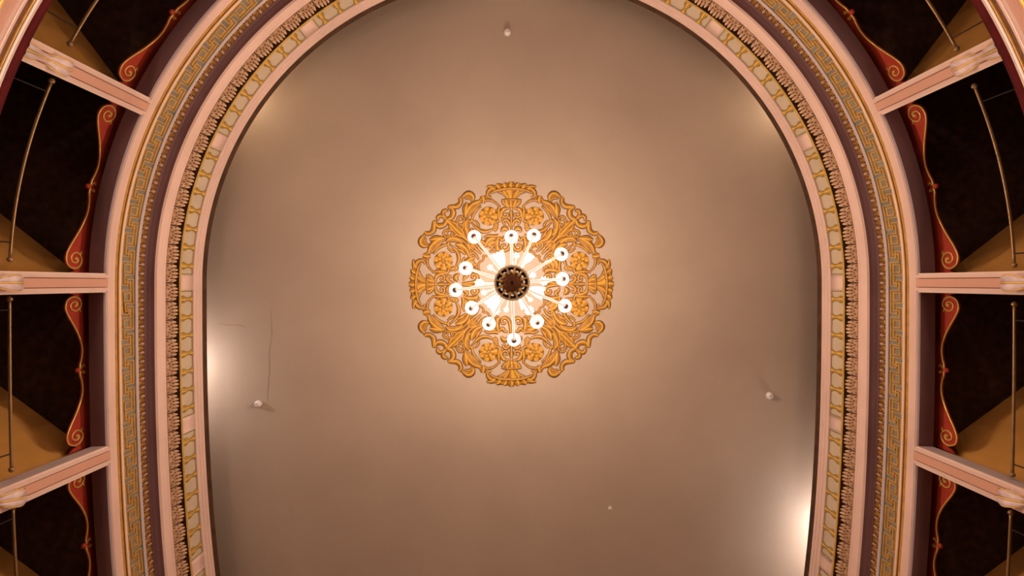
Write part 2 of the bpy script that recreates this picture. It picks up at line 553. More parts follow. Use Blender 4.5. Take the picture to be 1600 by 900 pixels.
def ribbon(path, w=9.5, close=False):
    """flat raised band along an axis-parallel path in drawing units (x = up the wall, y = along it)"""
    g = Geo()
    P = list(path)
    segs = list(zip(P[:-1], P[1:])) + ([(P[-1], P[0])] if close else [])
    n = len(segs)
    for i, ((x0, y0), (x1, y1)) in enumerate(segs):
        L = math.hypot(x1 - x0, y1 - y0)
        tx, ty = (x1 - x0) / L, (y1 - y0) / L
        x0 -= tx * w; y0 -= ty * w; x1 += tx * w; y1 += ty * w
        nx, ny = -ty * w, tx * w
        m = max(1, int(L / 120))
        d = 0.016 + 0.0007 * (i % 3)
        v = []; f = []
        for j in range(m + 1):
            t = j / m
            x = x0 + (x1 - x0) * t; y = y0 + (y1 - y0) * t
            for (q, dd) in ((1, 0), (0.75, d), (-0.75, d), (-1, 0)):
                v.append((x + nx * q, y + ny * q, dd))
        for j in range(m):
            for c in range(3):
                k = 4 * j + c
                f.append((k, k + 1, k + 5, k + 4))
        f.append((0, 1, 2, 3)); f.append((4 * m, 4 * m + 1, 4 * m + 2, 4 * m + 3))
        g.add(v, f)
    return g.mapped(lambda x, y, d: (-y / PER / 6.0, 5.372 - d, ZK + x * KS))
def g_key1(): return ribbon([(0, 0), (40, 0), (40, 110), (-85, 110), (-85, 445), (0, 445), (0, 405)])
def g_key2(): return ribbon([(0, 0), (0, -45), (85, -45), (85, 295), (-40, 295), (-40, 405), (0, 405)])
def g_sq(): return ribbon([(-48, 152), (42, 152), (42, 258), (-48, 258)], close=True)
for k in range(-3, 10):
    for i in range(6):
        u = k + (i + 0.5) / 6
        if -2.45 < u < 9.5:
            uu = u + 0.085
            place('key_meander', 'k1', g_key1, 'gold', uu, t7)
            place('key_meander', 'k2', g_key2, 'gold', uu, t7)
            place('key_square', 'k3', g_sq, 'gold', uu, t7)

# architrave over the boxes
t8 = sweep('trim_8', [(5.37, 8.66), (5.372, 8.50), (5.385, 8.495), (5.385, 8.487), (5.375, 8.485), (5.375, 8.465), (5.40, 8.462)], 'pink')
tag(t8, 'pink architrave with gold fillets along the tops of the boxes', kind='structure')
sweep('pink_fillet', [(5.385, 8.78), (5.356, 8.773), (5.356, 8.735), (5.366, 8.728)], 'pale', t8)
sweep('gold_fillet', [(5.366, 8.732), (5.355, 8.729), (5.355, 8.718), (5.362, 8.716)], 'gold_bright', t8)
sweep('dark_fillet', [(5.360, 8.718), (5.359, 8.712), (5.359, 8.684), (5.362, 8.680)], 'maroon', t8)
sweep('gold_fillet', [(5.362, 8.684), (5.355, 8.680), (5.355, 8.664), (5.37, 8.655)], 'gold', t8)
sweep('edging', [(5.383, 8.486), (5.372, 8.484), (5.372, 8.462), (5.40, 8.46)], 'lilac', t8)
t9 = sweep('trim_9', [(5.395, 8.4625), (5.597, 8.4625)], 'mauve')
tag(t9, 'dark mauve soffit under the architrave of the boxes', kind='structure')

# ------------------------------------------------------------------ boxes: ceilings, back wall, partitions
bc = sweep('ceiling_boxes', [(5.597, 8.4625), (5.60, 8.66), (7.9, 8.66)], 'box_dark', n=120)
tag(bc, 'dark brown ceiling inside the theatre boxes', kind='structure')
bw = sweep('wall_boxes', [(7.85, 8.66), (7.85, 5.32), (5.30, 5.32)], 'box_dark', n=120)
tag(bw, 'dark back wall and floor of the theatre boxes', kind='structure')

ANG = {-2: 37, -1: 36, 0: 38, 1: 53, 2: 68, 3: 84}
def partition(k):
    mir = k > 3
    kk = 7 - k if mir else k
    p0 = pos(float(k), 5.79)
    a = math.radians(ANG[kk])
    d = Vector((math.cos(a) if mir else -math.cos(a), -math.sin(a), 0))
    n = Vector((-d.y, d.x, 0)) * 0.045
    if (n.y > 0): n = -n
    L = 2.9
    q = [p0 - n, p0 + n, p0 + d * L + n, p0 + d * L - n]
    v = [(*p.xy, z) for z in (5.33, 8.655) for p in q]
    o = mk('wall_partition', v, [(0, 1, 2, 3), (4, 5, 6, 7), (0, 1, 5, 4), (1, 2, 6, 5), (2, 3, 7, 6), (3, 0, 4, 7)], 'ochre')
    return o
WHERE = {-2: 'past the bottom edge', -1: 'at the lower', 0: 'at the middle', 1: 'at the upper', 2: 'past the top', 3: 'at the top'}
for k in range(-2, 10):
    o = partition(k)
    kk = 7 - k if k > 3 else k
    tag(o, 'ochre partition wall between two boxes behind the %s pilaster on the %s' % ({-2: 'lowest hidden', -1: 'lower', 0: 'middle', 1: 'upper', 2: 'highest hidden', 3: 'far top'}[kk], 'right' if k > 3 else 'left'), kind='structure')

# parapet of the boxes with velvet armrest
pz = sweep('wall_parapet', [(5.62, 6.30), (5.62, 5.34)], 'lower_wall', n=160)
tag(pz, 'pink and gold parapet of the boxes with a red velvet armrest', kind='structure')
sweep('velvet_armrest', [(5.63, 6.36), (5.42, 6.37), (5.335, 6.34), (5.318, 6.29), (5.325, 6.225), (5.37, 6.21), (5.62, 6.21)], 'velvet', pz)
sweep('moulding', [(5.40, 6.212), (5.32, 6.215), (5.318, 6.185), (5.34, 6.175)], 'pale', pz)
sweep('gold_moulding', [(5.34, 6.178), (5.333, 6.16), (5.346, 6.15), (5.356, 6.11), (5.35, 6.08)], 'bronze', pz)
sweep('gold_bead', [(5.346, 6.166), (5.333, 6.160), (5.334, 6.150), (5.346, 6.146)], 'gold', pz)
sweep('moulding', [(5.36, 6.085), (5.325, 6.08), (5.325, 6.055), (5.338, 6.05), (5.338, 6.035), (5.33, 6.03), (5.33, 6.00)], 'pink', pz)
sweep('fascia', [(5.33, 6.00), (5.335, 5.87), (5.335, 5.60)], 'salmon', pz)
sweep('gold_line', [(5.335, 5.875), (5.322, 5.87), (5.322, 5.85), (5.335, 5.845)], 'gold_bright', pz)
sweep('field', [(5.331, 5.845), (5.331, 5.50)], 'panel', pz)
sweep('moulding', [(5.33, 5.50), (5.30, 5.47), (5.30, 5.33), (5.62, 5.33)], 'pink', pz)

# rest of the room below the frame
lw = sweep('wall_lower', [(5.6, 5.33), (5.6, -1.2)], 'lower_wall', n=120)
tag(lw, 'plain lower auditorium wall beneath the boxes', kind='structure')
fp = footprint(8.2, -1.2, 80)
fl = mk('floor', [Vector((0, 0, -1.2))] + fp, [(0, i, i + 1) for i in range(1, len(fp))] + [(0, len(fp), 1)], 'carpet')
tag(fl, 'dark red carpeted floor of the auditorium', kind='structure')
ye = pos(U0, 5.4).y + 0.05
g = Geo().box(-8.4, 8.4, ye, ye + 0.2, -1.2, CZ + 0.05)
tag(g.obj('wall_stage', 'lower_wall'), 'proscenium wall closing the open end of the horseshoe', kind='structure')

# ------------------------------------------------------------------ pilasters
def pil_local(u):
    """frame of a pilaster: x along the wall, y towards the room, z up"""
    p = pos(u, R0)
    a = pos(u - 0.01, R0); b = pos(u + 0.01, R0)
    t = (b - a).normalized()
    n = Vector((-t.y, t.x, 0))
    if n.dot(-p) < 0: n = -n
    return p, t, n

ZB0, ZT = 6.345, 8.53
def build_pilaster():
    root = empty('pilaster')
    Geo().box(-0.125, 0.125, -0.224, -0.012, ZB0, 8.461).obj('shaft', 'lilac', root)
    Geo().box(-0.066, 0.066, -0.012, -0.002, ZB0, ZT - 0.02).obj('panel_groove', 'groove', root)
    g = Geo().box(-0.053, 0.053, -0.012, 0.006, ZB0, ZT - 0.032)
    g.obj('panel', 'salmon', root)
    for s in (-1, 1):
        a, b = sorted((s * 0.063, s * 0.104))
        Geo().box(a, b, -0.02, 0.010, ZB0, ZT - 0.012).obj('edge_moulding', 'pink', root)
        a, b = sorted((s * 0.104, s * 0.126))
        g = Geo().box(a, b, -0.03, -0.004, ZB0, 8.475)
        g.obj('edge_bead', 'pale', root)
    # console bracket at the foot
    prof = [(6.90, 0.03), (6.885, 0.095), (6.84, 0.15), (6.77, 0.155), (6.71, 0.10), (6.65, 0.030), (6.58, 0.020), (6.50, 0.040), (6.44, 0.05), (6.39, 0.045), (6.345, 0.035)]
    wid = [0.016, 0.028, 0.038, 0.041, 0.032, 0.022, 0.021, 0.027, 0.035, 0.038, 0.040]
    br = None
    for s in (-1, 1):
        g = Geo(); v = []; f = []
        c = catmull([(z, d, w) for (z, d), w in zip(prof, wid)], 3)
        m = 9
        for z, d, w in c:
            for i in range(m):
                q = PI * i / (m - 1)
                v.append((s * (w + 0.002) - math.cos(q) * w, d - 0.03 + math.sin(q) * 0.035 if 0 < i < m - 1 else -0.01, z))
        for j in range(len(c) - 1):
            for i in range(m - 1):
                k = j * m + i
                f.append((k, k + 1, k + m + 1, k + m))
        f.append(tuple(range(m)))
        g.add(v, f)
        o = g.obj('bracket_lobe', 'marble', root, True)
    for s, rr in ((0, 0.009), (-1, 0.008), (1, 0.008)):
        c = catmull([(s * (2 * w + 0.006), d - (0.006 if s == 0 else 0.03), z) for (z, d), w in zip(prof, wid)], 3)
        g = Geo().tube(c, rr, 6)
        g.obj('gold_fillet', 'gold_bright', root, True)
    g = Geo()
    for q in (-0.9, 0, 0.9):
        g.tube([(0, 0.03, 6.90), (0.022 * math.sin(q), 0.045, 6.945), (0.055 * math.sin(q), 0.03, 6.955 + 0.05 * math.cos(q))], [0.016, 0.018, 0.006], 6)
    for s in (-1, 1):
        g.tube([(s * 0.035, 0.04, 6.89), (s * 0.06, 0.04, 6.87), (s * 0.08, 0.03, 6.83)], [0.010, 0.012, 0.006], 6)
    g.obj('leaf_tip', 'gold', root, True)
    return root

def copy_tree(o, parent=None):
    c = o.copy()
    COL.objects.link(c)
    c.parent = parent
    for ch in list(o.children):
        copy_tree(ch, c)
    return c

PLAB = {-2: 'just beyond the lower edge', -1: 'slanting down at the lower', 0: 'lying level with the chandelier at the', 1: 'slanting up at the upper', 2: 'just beyond the upper edge'}
proto = None
for k in (-2, -1, 0, 1, 2, 5, 6, 7, 8, 9):
    if proto is None:
        proto = build_pilaster(); o = proto
    else:
        o = copy_tree(proto)
    p, t, n = pil_local(float(k))
    o.location = (p.x, p.y, 0)
    o.rotation_euler = (0, 0, math.atan2(n.y, n.x) - PI / 2)
    side = 'right' if k > 3 else 'left'
    kk = 7 - k if k > 3 else k
    lab = {0: 'pink panelled pilaster with gilt bracket, level with the chandelier on the %s' % side,
           1: 'pink panelled pilaster with gilt bracket, above chandelier level on the upper %s' % side,
           -1: 'pink panelled pilaster with gilt bracket, below chandelier level on the lower %s' % side,
           2: 'pink panelled pilaster beyond the top edge of the picture on the %s' % side,
           -2: 'pink panelled pilaster beyond the bottom edge of the picture on the %s' % side}[kk]
    tag(o, lab, 'pilaster', 'pilasters between the boxes')

# ------------------------------------------------------------------ red valances
EDGE = [(-5, 33), (0, 28), (1.5, 23), (3, 25), (4.8, 29), (8, 34), (13, 37), (19, 38), (26, 36.2), (37, 31.5), (48, 25.5), (59, 20), (70, 15.5), (80, 12.5), (92, 11.2), (104, 12.6), (113, 15), (119, 15.5), (122, 14.5)]
SPIR = [(119, 15.8), (113, 15.2), (104, 12.8), (92, 11.5), (80, 12.8), (70, 15.8), (59, 20.2), (48, 25.8), (37, 31.8), (27, 36.5), (19, 37.8), (9.5, 34.5), (4.8, 25), (8, 16.5), (16.7, 13.0), (24, 16.2), (27.3, 22.5), (24.5, 28), (19, 30.0), (14.5, 28), (12.9, 24.2), (14, 20.4), (17, 19.2), (19, 21.5), (18, 23.5)]
def depth(d):
    for (a, x), (b, y) in zip(EDGE[:-1], EDGE[1:]):
        if a <= d <= b:
            return x + (y - x) * (d - a) / (b - a)
    return EDGE[-1][1]
RV = 5.70
def vz(dep): return RV * 1000 / (661.0 + dep)
HALF_ARC = 0.5 - 0.134 / (DPHI * R0)
HALF_FLANK = 0.5 - 0.142 / (TSTEP * R0)

def valance(k):
    kc = k + 0.5
    HALF = HALF_ARC if 0 <= k < NB else HALF_FLANK
    side = 'right' if k > 3 else 'left'
    root = empty('valance', pos(kc, RV, 8.64))
    inv = Vector(root.location)
    def P(d, dep, out=0.0, s=1):
        u = kc + s * HALF * (1 - d / 122.0)
        return pos(u, RV - out, vz(dep)) - inv
    # board
    ds = [-5, -2.5, 0, 1.5, 3, 4.8, 6.5, 8, 10.5, 13, 16, 19, 22, 26, 31, 37, 42, 48, 53, 59, 64, 70, 75, 80, 86, 92, 98, 104, 109, 113, 117, 122]
    cols = [(d, -1) for d in ds] + [(d, 1) for d in ds[:-1][::-1]]
    v = []; f = []
    m = 4
    for d, s in cols:
        D = depth(d)
        for (dep, out) in ((-3, 0), (D * 0.5, 0), (D, 0), (D, -0.02), (-3, -0.02)):
            v.append(P(d, dep, out, s))
    for i in range(len(cols) - 1):
        for j in range(4):
            a = i * 5 + j
            f.append((a, a + 1, a + 6, a + 5))
    mk('valance_board', v, f, 'red', root)
    for s in (-1, 1):
        c = catmull([(d, e) for d, e in SPIR], 4)
        n = len(c)
        rad = [0.0115 if i < n - 14 else 0.0125 + 0.010 * ((i - n + 14) / 14) for i in range(n)]
        Geo().tube([P(d, e, 0.008, s) for d, e in c], rad, 6).obj('gold_scroll', 'gold_bright', root, True)
        # little spur under the scroll
        Geo().tube([P(24, 16.2, 0.008, s), P(28, 14.5, 0.01, s), P(30, 15.5, 0.008, s)], [0.012, 0.010, 0.004], 6).obj('scroll_spur', 'gold', root, True)
    # clasp at the middle: red drop and gilt curls
    cc = P(122, 19.5, 0.01)
    g = Geo()
    g.lathe([(0.001, 0.036), (0.018, 0.031), (0.032, 0.016), (0.036, 0), (0.032, -0.016), (0.018, -0.031), (0.001, -0.036)], 12, cc)
    g.obj('drop', 'red', root, True)
    for s in (-1, 1):
        cu = [(121, 16.5), (119, 14), (116.5, 12), (115.5, 9.5), (117.5, 8.5), (118.5, 10.0)]
        c = catmull(cu, 4)
        Geo().tube([P(d, e, 0.012, s) for d, e in c], 0.010, 6).obj('gilt_curl', 'gold', root, True)
    return root

VL = {-2: 'below the lower pilaster', -1: 'between the middle and lower pilasters', 0: 'between the upper and middle pilasters', 1: 'above the upper pilaster'}
for k in (-2, -1, 0, 1, 5, 6, 7, 8):
    o = valance(k)
    side = 'right' if k > 3 else 'left'
    kk = 6 - k if k > 3 else k
    tag(o, 'red scalloped valance with gold scroll edging %s on the %s' % (VL[kk], side), 'valance', 'red valances over the boxes')

# ------------------------------------------------------------------ brass rails
RR, ZRL = 5.52, 7.03
def rail(k):
    a, b = k + 0.105, k + 0.92
    mid = pos(k + 0.5, RR, ZRL)
    root = empty('brass_rail', mid)
    pts = [pos(a + (b - a) * i / 24, RR, ZRL) - mid for i in range(25)]
    Geo().tube(pts, 0.017, 8).obj('rod', 'brass', root, True)
    for e, nx in ((0, 1), (24, 23)):
        d = (pts[e] - pts[nx]).normalized()
        g = Geo().tube([pts[e] - d * 0.02, pts[e] - d * 0.012, pts[e], pts[e] + d * 0.022, pts[e] + d * 0.036], [0.018, 0.027, 0.034, 0.026, 0.006], 10)
        g.obj('knob', 'brass', root, True)
    for u in (a + 0.075, b - 0.05):
        p = pos(u, RR, ZRL) - mid
        q = pos(u, RR + 0.03, 6.36) - mid
        Geo().tube([p, p + Vector((0, 0, -0.02)), q], [0.010, 0.008, 0.008], 6).obj('stanchion', 'iron', root, True)
    return root
for k in (-2, -1, 0, 1, 5, 6, 7, 8):
    o = rail(k)
    side = 'right' if k > 3 else 'left'
    kk = 6 - k if k > 3 else k
    tag(o, 'brass rod rail with knobbed ends %s on the %s' % (VL[kk], side), 'rail', 'brass rails of the boxes')

# ------------------------------------------------------------------ painted medallion
S = CZ / F
mc = px(799, 444, CZ)
med = empty('ceiling_medallion', (mc.x, mc.y, CZ - 0.001))
tag(med, 'round gilded medallion of scrolls, rosettes and vases on the ceiling behind the chandelier', 'medallion')
LIFT = 0.010

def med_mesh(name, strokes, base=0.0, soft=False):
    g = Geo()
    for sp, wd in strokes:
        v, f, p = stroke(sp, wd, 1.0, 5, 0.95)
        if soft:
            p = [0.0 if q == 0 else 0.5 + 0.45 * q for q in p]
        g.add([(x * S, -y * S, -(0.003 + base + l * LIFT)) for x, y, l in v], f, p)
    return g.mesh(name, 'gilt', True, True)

# strokes of one eighth, (a, b) in pixels right of / above the centre, b along the vase axis
EIGHTH = [
 ('tendril', [([(19, 122), (25.6, 128), (32, 131), (41.5, 131)], [0.6, 1.0, 1.3, 0.9])]),
 ('bud', [([(44, 126), (44, 132), (45, 138)], [1.2, 3.2, 2.0]), ([(46, 133), (50, 131)], [1.5, 0.8]), ([(42, 133), (39.5, 128)], [1.3, 0.8])]),
 ('leaf', [([(47, 130), (58, 125), (67, 115), (72, 104)], [0.8, 3.6, 4.2, 2.0]), ([(48, 126), (58, 117), (68, 106)], [0.5, 1.8, 0.8])]),
 ('leaf', [([(72, 104), (71.5, 118), (69, 128)], [1.0, 3.6, 1.0])]),
 ('curled_leaf', [([(60, 129), (60.5, 137), (66, 141), (72, 139), (78, 134)], [0.6, 3.0, 3.6, 2.8, 0.5]), ([(62, 130), (66, 135), (73, 133)], [0.6, 1.5, 0.6])]),
 ('leaf', [([(66, 103), (70.5, 95), (69.5, 84), (64, 76)], [0.6, 3.6, 3.2, 1.2])]),
 ('leaf', [([(62, 88), (60, 79), (53, 70), (44, 66)], [0.6, 4.0, 3.0, 0.8])]),
 ('leaf', [([(55, 85), (52, 78), (46, 71)], [0.5, 1.8, 0.5])]),
 ('scroll_stem', [([(73, 104), (74, 92), (70, 79), (61.5, 69.5), (50, 64), (38, 62)], [1.0, 1.1, 1.2, 1.2, 1.1, 0.7])]),
 ('curl', [([(71, 94), (74, 102), (78.6, 106), (83.5, 103.5), (83, 99.5), (80.5, 100.5)], [0.5, 0.9, 1.1, 1.1, 0.9, 0.8]), ([(74, 98), (79, 101)], [0.5, 0.9])]),
 ('tendril', [([(62, 96), (53, 86.5), (45, 82.5), (36.5, 82.5), (28, 86.5)], [0.5, 1.7, 2.2, 1.8, 0.6])]),
 ('bud', [([(29, 87), (25, 86), (21, 90)], [0.8, 2.0, 0.6]), ([(28, 88), (24, 91), (21, 96)], [0.8, 1.8, 0.5]), ([(27, 86), (24, 82)], [0.8, 0.5])]),
 ('tendril', [([(62, 98), (60, 107), (55, 115), (47, 122)], [1.0, 1.4, 1.3, 0.5])]),
 ('bud', [([(59, 97), (62, 98.5), (66, 97)], [0.8, 2.2, 0.8])]),
 ('stalk', [([(33, 103), (27, 98), (20, 99), (16, 102)], [0.8, 1.4, 1.6, 0.8]), ([(26, 98), (24, 94), (28, 91)], [0.8, 1.3, 0.5])]),
 ('leaf', [([(17, 99), (16, 111), (11, 120)], [0.7, 2.6, 0.7])]),
 ('leaf', [([(18.5, 99), (20, 112), (18.5, 124)], [0.7, 2.0, 0.6]), ([(20, 110), (24, 117)], [0.8, 0.5])]),
 ('curl', [([(0.8, 118), (8, 118.5), (14, 114), (15.5, 108.5), (10.5, 104.5), (5.5, 106.5), (7, 110), (10, 109)], [0.6, 1.6, 2.0, 1.6, 1.3, 1.2, 1.1, 0.8])]),
 ('curl', [([(1.5, 90), (4, 97), (8.5, 100.5), (12.5, 98), (11.5, 94.5), (8.5, 95.5)], [1.2, 1.9, 1.9, 1.4, 1.1, 0.8])]),
 ('cup', [([(15.5, 81), (13, 86), (9, 87), (5, 83)], [0.6, 2.4, 2.8, 0.8])]),
 ('volute', [([(0.8, 77), (1.5, 66), (4, 56.5), (10, 52.5), (15, 55.5), (14.5, 60.5), (10.5, 61.5), (10, 58.5)], [1.3, 1.9, 2.0, 1.9, 1.6, 1.4, 1.2, 0.8])]),
 ('leaf', [([(17, 52.5), (22, 56), (22.5, 66), (19.5, 75)], [0.6, 2.6, 3.0, 0.8]), ([(19, 74), (14, 69), (11, 73), (5, 75)], [0.6, 1.9, 1.6, 0.4])]),
 ('leaf', [([(24, 71), (32, 70), (38, 64), (42, 57)], [0.7, 3.8, 3.8, 0.7]), ([(24, 66), (31, 64), (36, 57)], [0.6, 2.4, 0.6]), ([(25, 62), (30, 58), (31, 53)], [0.5, 1.8, 0.5])]),
 ('tendril', [([(20, 76), (28, 74.5), (36, 75.5), (43, 72.5)], [1.6, 2.0, 1.6, 0.5])]),
 ('leaf', [([(27, 55), (36, 62), (45, 64)], [0.6, 2.0, 0.6])]),
 ('curl', [([(38, 51), (45, 55), (49, 61), (46, 66.5), (42, 64.5), (43.5, 61)], [0.6, 1.4, 1.5, 1.3, 1.0, 0.8])]),
 ('inner_rim', [([(20, 49.5), (27, 51.5), (34, 50), (37, 45), (41, 43.5), (45, 45)], [0.5, 0.8, 0.8, 0.7, 0.8, 0.5])]),
 ('curl', [([(52, 58), (58, 65), (64, 67), (68, 63)], [0.5, 1.3, 1.4, 0.5])]),
 ('curl', [([(78, 84), (75, 89.5), (77, 94), (80.5, 92.5)], [1.0, 1.3, 1.0, 0.7])]),
 ('ribbon', [([(100, 101), (93, 104.5), (90.5, 112), (94, 118.5), (97, 118), (97.5, 121.5), (91, 121), (84.5, 121.5), (80, 126), (79, 132), (81.5, 135.5)], [2.4, 2.8, 3.0, 2.4, 1.2, 1.0, 2.4, 3.0, 2.6, 2.2, 1.4]), ([(98, 103), (94, 108), (94, 114)], [0.6, 1.0, 0.5])]),
 ('leaf', [([(78, 74), (85, 77), (91, 84)], [0.6, 1.9, 0.6])]),
 ('leaf', [([(86, 82), (93, 85), (98, 93)], [0.6, 1.9, 0.6])]),
 ('tendril', [([(86, 90), (84, 96), (87, 101)], [0.8, 1.3, 0.5])]),
 ('leaf', [([(57, 100), (52, 94), (50, 88)], [0.4, 1.2, 0.4])]),
 ('ribbon_knob', [([(101, 103), (106, 107), (106.5, 113), (102.5, 115.5), (99.5, 112.5)], [1.2, 2.2, 2.2, 1.6, 0.8])]),
]
DIAG = [
 ('trunk', [([(76, 76), (84, 84), (92, 92), (101, 101)], [3.0, 4.2, 3.6, 4.0]), ([(80, 84), (90, 94)], [1.0, 1.2]), ([(84, 80), (94, 90)], [1.0, 1.2])]),
 ('bud', [([(70, 70), (74, 75), (76, 82)], [1.5, 3.0, 1.0]), ([(70, 70), (75, 74), (82, 76)], [1.5, 3.0, 1.0]), ([(66, 66), (72, 72), (77, 77)], [1.5, 2.6, 1.2])]),
 ('spear', [([(47, 47), (55, 55), (66, 66)], [0.8, 1.9, 0.8]), ([(52, 58), (59, 62), (64, 69)], [0.4, 1.0, 0.4]), ([(58, 52), (62, 59), (69, 64)], [0.4, 1.0, 0.4])]),
]
AXIS = [
 ('pendant', [([(0, 84), (0, 97), (0, 107), (0, 112), (0, 116)], [0.8, 1.3, 2.0, 2.6, 0.6])]),
]
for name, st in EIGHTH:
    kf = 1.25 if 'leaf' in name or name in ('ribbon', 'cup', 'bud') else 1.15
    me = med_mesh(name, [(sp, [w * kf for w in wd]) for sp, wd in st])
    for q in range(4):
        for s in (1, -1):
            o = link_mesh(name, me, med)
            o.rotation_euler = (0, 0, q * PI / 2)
            o.scale = (s, 1, 1)
for lst in (DIAG, AXIS):
    for name, st in lst:
        me = med_mesh(name, st)
        for q in range(4):
            o = link_mesh(name, me, med)
            o.rotation_euler = (0, 0, q * PI / 2)

# rosettes
pet_o = med_mesh('petal', [([(0, 6.5), (0, 10.5), (0, 14.2)], [3.0, 5.4, 4.2])], 0.006, True)
pet_i = med_mesh('petal', [([(0, 2.6), (0, 5.5), (0, 8.6)], [1.4, 3.2, 2.6])], 0.014, True)
g = Geo(); nn = 28
ring = [(0.0, 0.45), (7.2, 0.4), (8.2, 0.05), (9.2, 0.6), (11.5, 0.85), (12.8, 0.45), (13.6, 0.0)]
g.v = [(r * S * math.cos(2 * PI * k / nn), r * S * math.sin(2 * PI * k / nn), -0.006) for r, _ in ring for k in range(nn)]
g.p = [pv for _, pv in ring for k in range(nn)]
g.f = [(i * nn + k, i * nn + (k + 1) % nn, (i + 1) * nn + (k + 1) % nn, (i + 1) * nn + k) for i in range(len(ring) - 1) for k in range(nn)]
disc = g.mesh('disc', 'gilt', True, True)
sp = [(2.6 * (1 - t / 13) * math.cos(t * 0.75), 2.6 * (1 - t / 13) * math.sin(t * 0.75)) for t in range(12)]
heart = med_mesh('heart', [(sp, [0.8] * 12), ([(-1.5, -2), (-5.5, -6)], [1.0, 1.0])], 0.026)
for q in range(4):
    for s in (1, -1):
        a0 = q * PI / 2
        ro = empty('rosette', (0, 0, 0))
        ro.parent = med
        ca, sa = math.cos(a0), math.sin(a0)
        lx, ly = s * 36 * S, -106 * S
        ro.location = (lx * ca - ly * sa, lx * sa + ly * ca, 0)
        ro.rotation_euler = (0, 0, a0)
        ro.scale = (s, 1, 1)
        for i in range(7):
            o = link_mesh('petal', pet_o, ro); o.rotation_euler = (0, 0, 2 * PI * i / 7 + 0.2); o.location = (0, 0, -0.0012 * i)
        for i in range(6):
            o = link_mesh('petal', pet_i, ro); o.rotation_euler = (0, 0, 2 * PI * i / 6 + 0.5); o.location = (0, 0, -0.0012 * i)
        link_mesh('heart', heart, ro)
        link_mesh('disc', disc, ro)

# vases
def mirror(st):
    out = []
    for sp, wd in st:
        out.append((sp, wd))
        if any(abs(p[0]) > 0.01 for p in sp):
            out.append(([(-x, y) for x, y in sp], wd))
    return out
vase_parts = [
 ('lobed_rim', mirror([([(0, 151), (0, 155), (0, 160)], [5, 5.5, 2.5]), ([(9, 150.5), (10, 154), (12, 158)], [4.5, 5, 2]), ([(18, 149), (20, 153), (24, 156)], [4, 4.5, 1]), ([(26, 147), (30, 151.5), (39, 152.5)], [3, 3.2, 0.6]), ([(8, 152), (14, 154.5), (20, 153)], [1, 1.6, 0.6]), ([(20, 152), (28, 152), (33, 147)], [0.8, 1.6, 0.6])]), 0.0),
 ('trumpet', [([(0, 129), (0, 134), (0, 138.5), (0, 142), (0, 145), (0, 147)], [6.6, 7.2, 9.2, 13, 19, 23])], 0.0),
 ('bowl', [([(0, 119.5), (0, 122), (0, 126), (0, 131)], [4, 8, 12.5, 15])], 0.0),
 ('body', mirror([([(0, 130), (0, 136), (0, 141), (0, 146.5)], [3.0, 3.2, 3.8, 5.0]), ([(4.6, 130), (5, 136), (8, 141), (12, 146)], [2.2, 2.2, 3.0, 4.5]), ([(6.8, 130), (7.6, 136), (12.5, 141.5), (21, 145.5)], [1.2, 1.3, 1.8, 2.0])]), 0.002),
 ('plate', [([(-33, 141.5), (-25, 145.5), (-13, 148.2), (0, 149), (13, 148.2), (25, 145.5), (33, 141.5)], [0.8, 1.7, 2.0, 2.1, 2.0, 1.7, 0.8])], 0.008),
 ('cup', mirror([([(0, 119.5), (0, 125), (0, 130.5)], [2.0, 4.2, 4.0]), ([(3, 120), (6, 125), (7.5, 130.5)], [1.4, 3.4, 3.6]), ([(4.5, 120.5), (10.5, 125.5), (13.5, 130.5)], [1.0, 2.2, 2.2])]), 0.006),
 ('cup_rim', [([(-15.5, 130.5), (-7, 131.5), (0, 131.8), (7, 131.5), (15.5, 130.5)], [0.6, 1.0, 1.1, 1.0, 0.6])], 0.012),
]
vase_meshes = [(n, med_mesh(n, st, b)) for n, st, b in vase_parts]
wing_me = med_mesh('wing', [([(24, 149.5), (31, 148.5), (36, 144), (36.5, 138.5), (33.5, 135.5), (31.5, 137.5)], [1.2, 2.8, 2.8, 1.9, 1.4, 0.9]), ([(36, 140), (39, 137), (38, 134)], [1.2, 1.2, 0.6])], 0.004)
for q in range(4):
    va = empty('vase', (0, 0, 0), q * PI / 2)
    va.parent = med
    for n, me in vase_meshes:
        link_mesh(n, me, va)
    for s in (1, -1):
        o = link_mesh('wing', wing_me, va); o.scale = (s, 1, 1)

# ------------------------------------------------------------------ chandelier
ch = empty('chandelier', (0, 0, 8.4))
tag(ch, 'white glass chandelier with twelve glowing globes on radiating arms', 'chandelier')
CH = Vector((0, 0, 8.4))
def cpx(x, y, z): return px(x, y, z) - CH
ZL = 8.95
# hanging stem up to the ceiling
Geo().tube([(0, 0, 0.35), (0, 0, 1.2), (0, 0, CZ - 8.4 - 0.02)], [0.05, 0.02, 0.02], 10).obj('stem', 'hoop', ch, True)
# turned dish at the bottom
g = Geo().lathe([(0.001, 0.02), (0.018, 0.02), (0.022, -0.01), (0.030, -0.018), (0.036, -0.006), (0.045, 0.0), (0.085, 0.004), (0.112, 0.016), (0.121, 0.035), (0.10, 0.05), (0.001, 0.06)], 36)
dish = g.obj('dish', 'bronze', ch, True)
Geo().lathe([(0.017, -0.004), (0.001, -0.002)], 16).obj('dish_hole', 'bronze_dark', dish)
for i in range(18):
    q = 2 * PI * i / 18
    Geo().tube([(0.05 * math.cos(q), 0.05 * math.sin(q), -0.001), (0.112 * math.cos(q), 0.112 * math.sin(q), 0.013)], [0.003, 0.007], 5).obj('flute', 'bronze', dish, True)
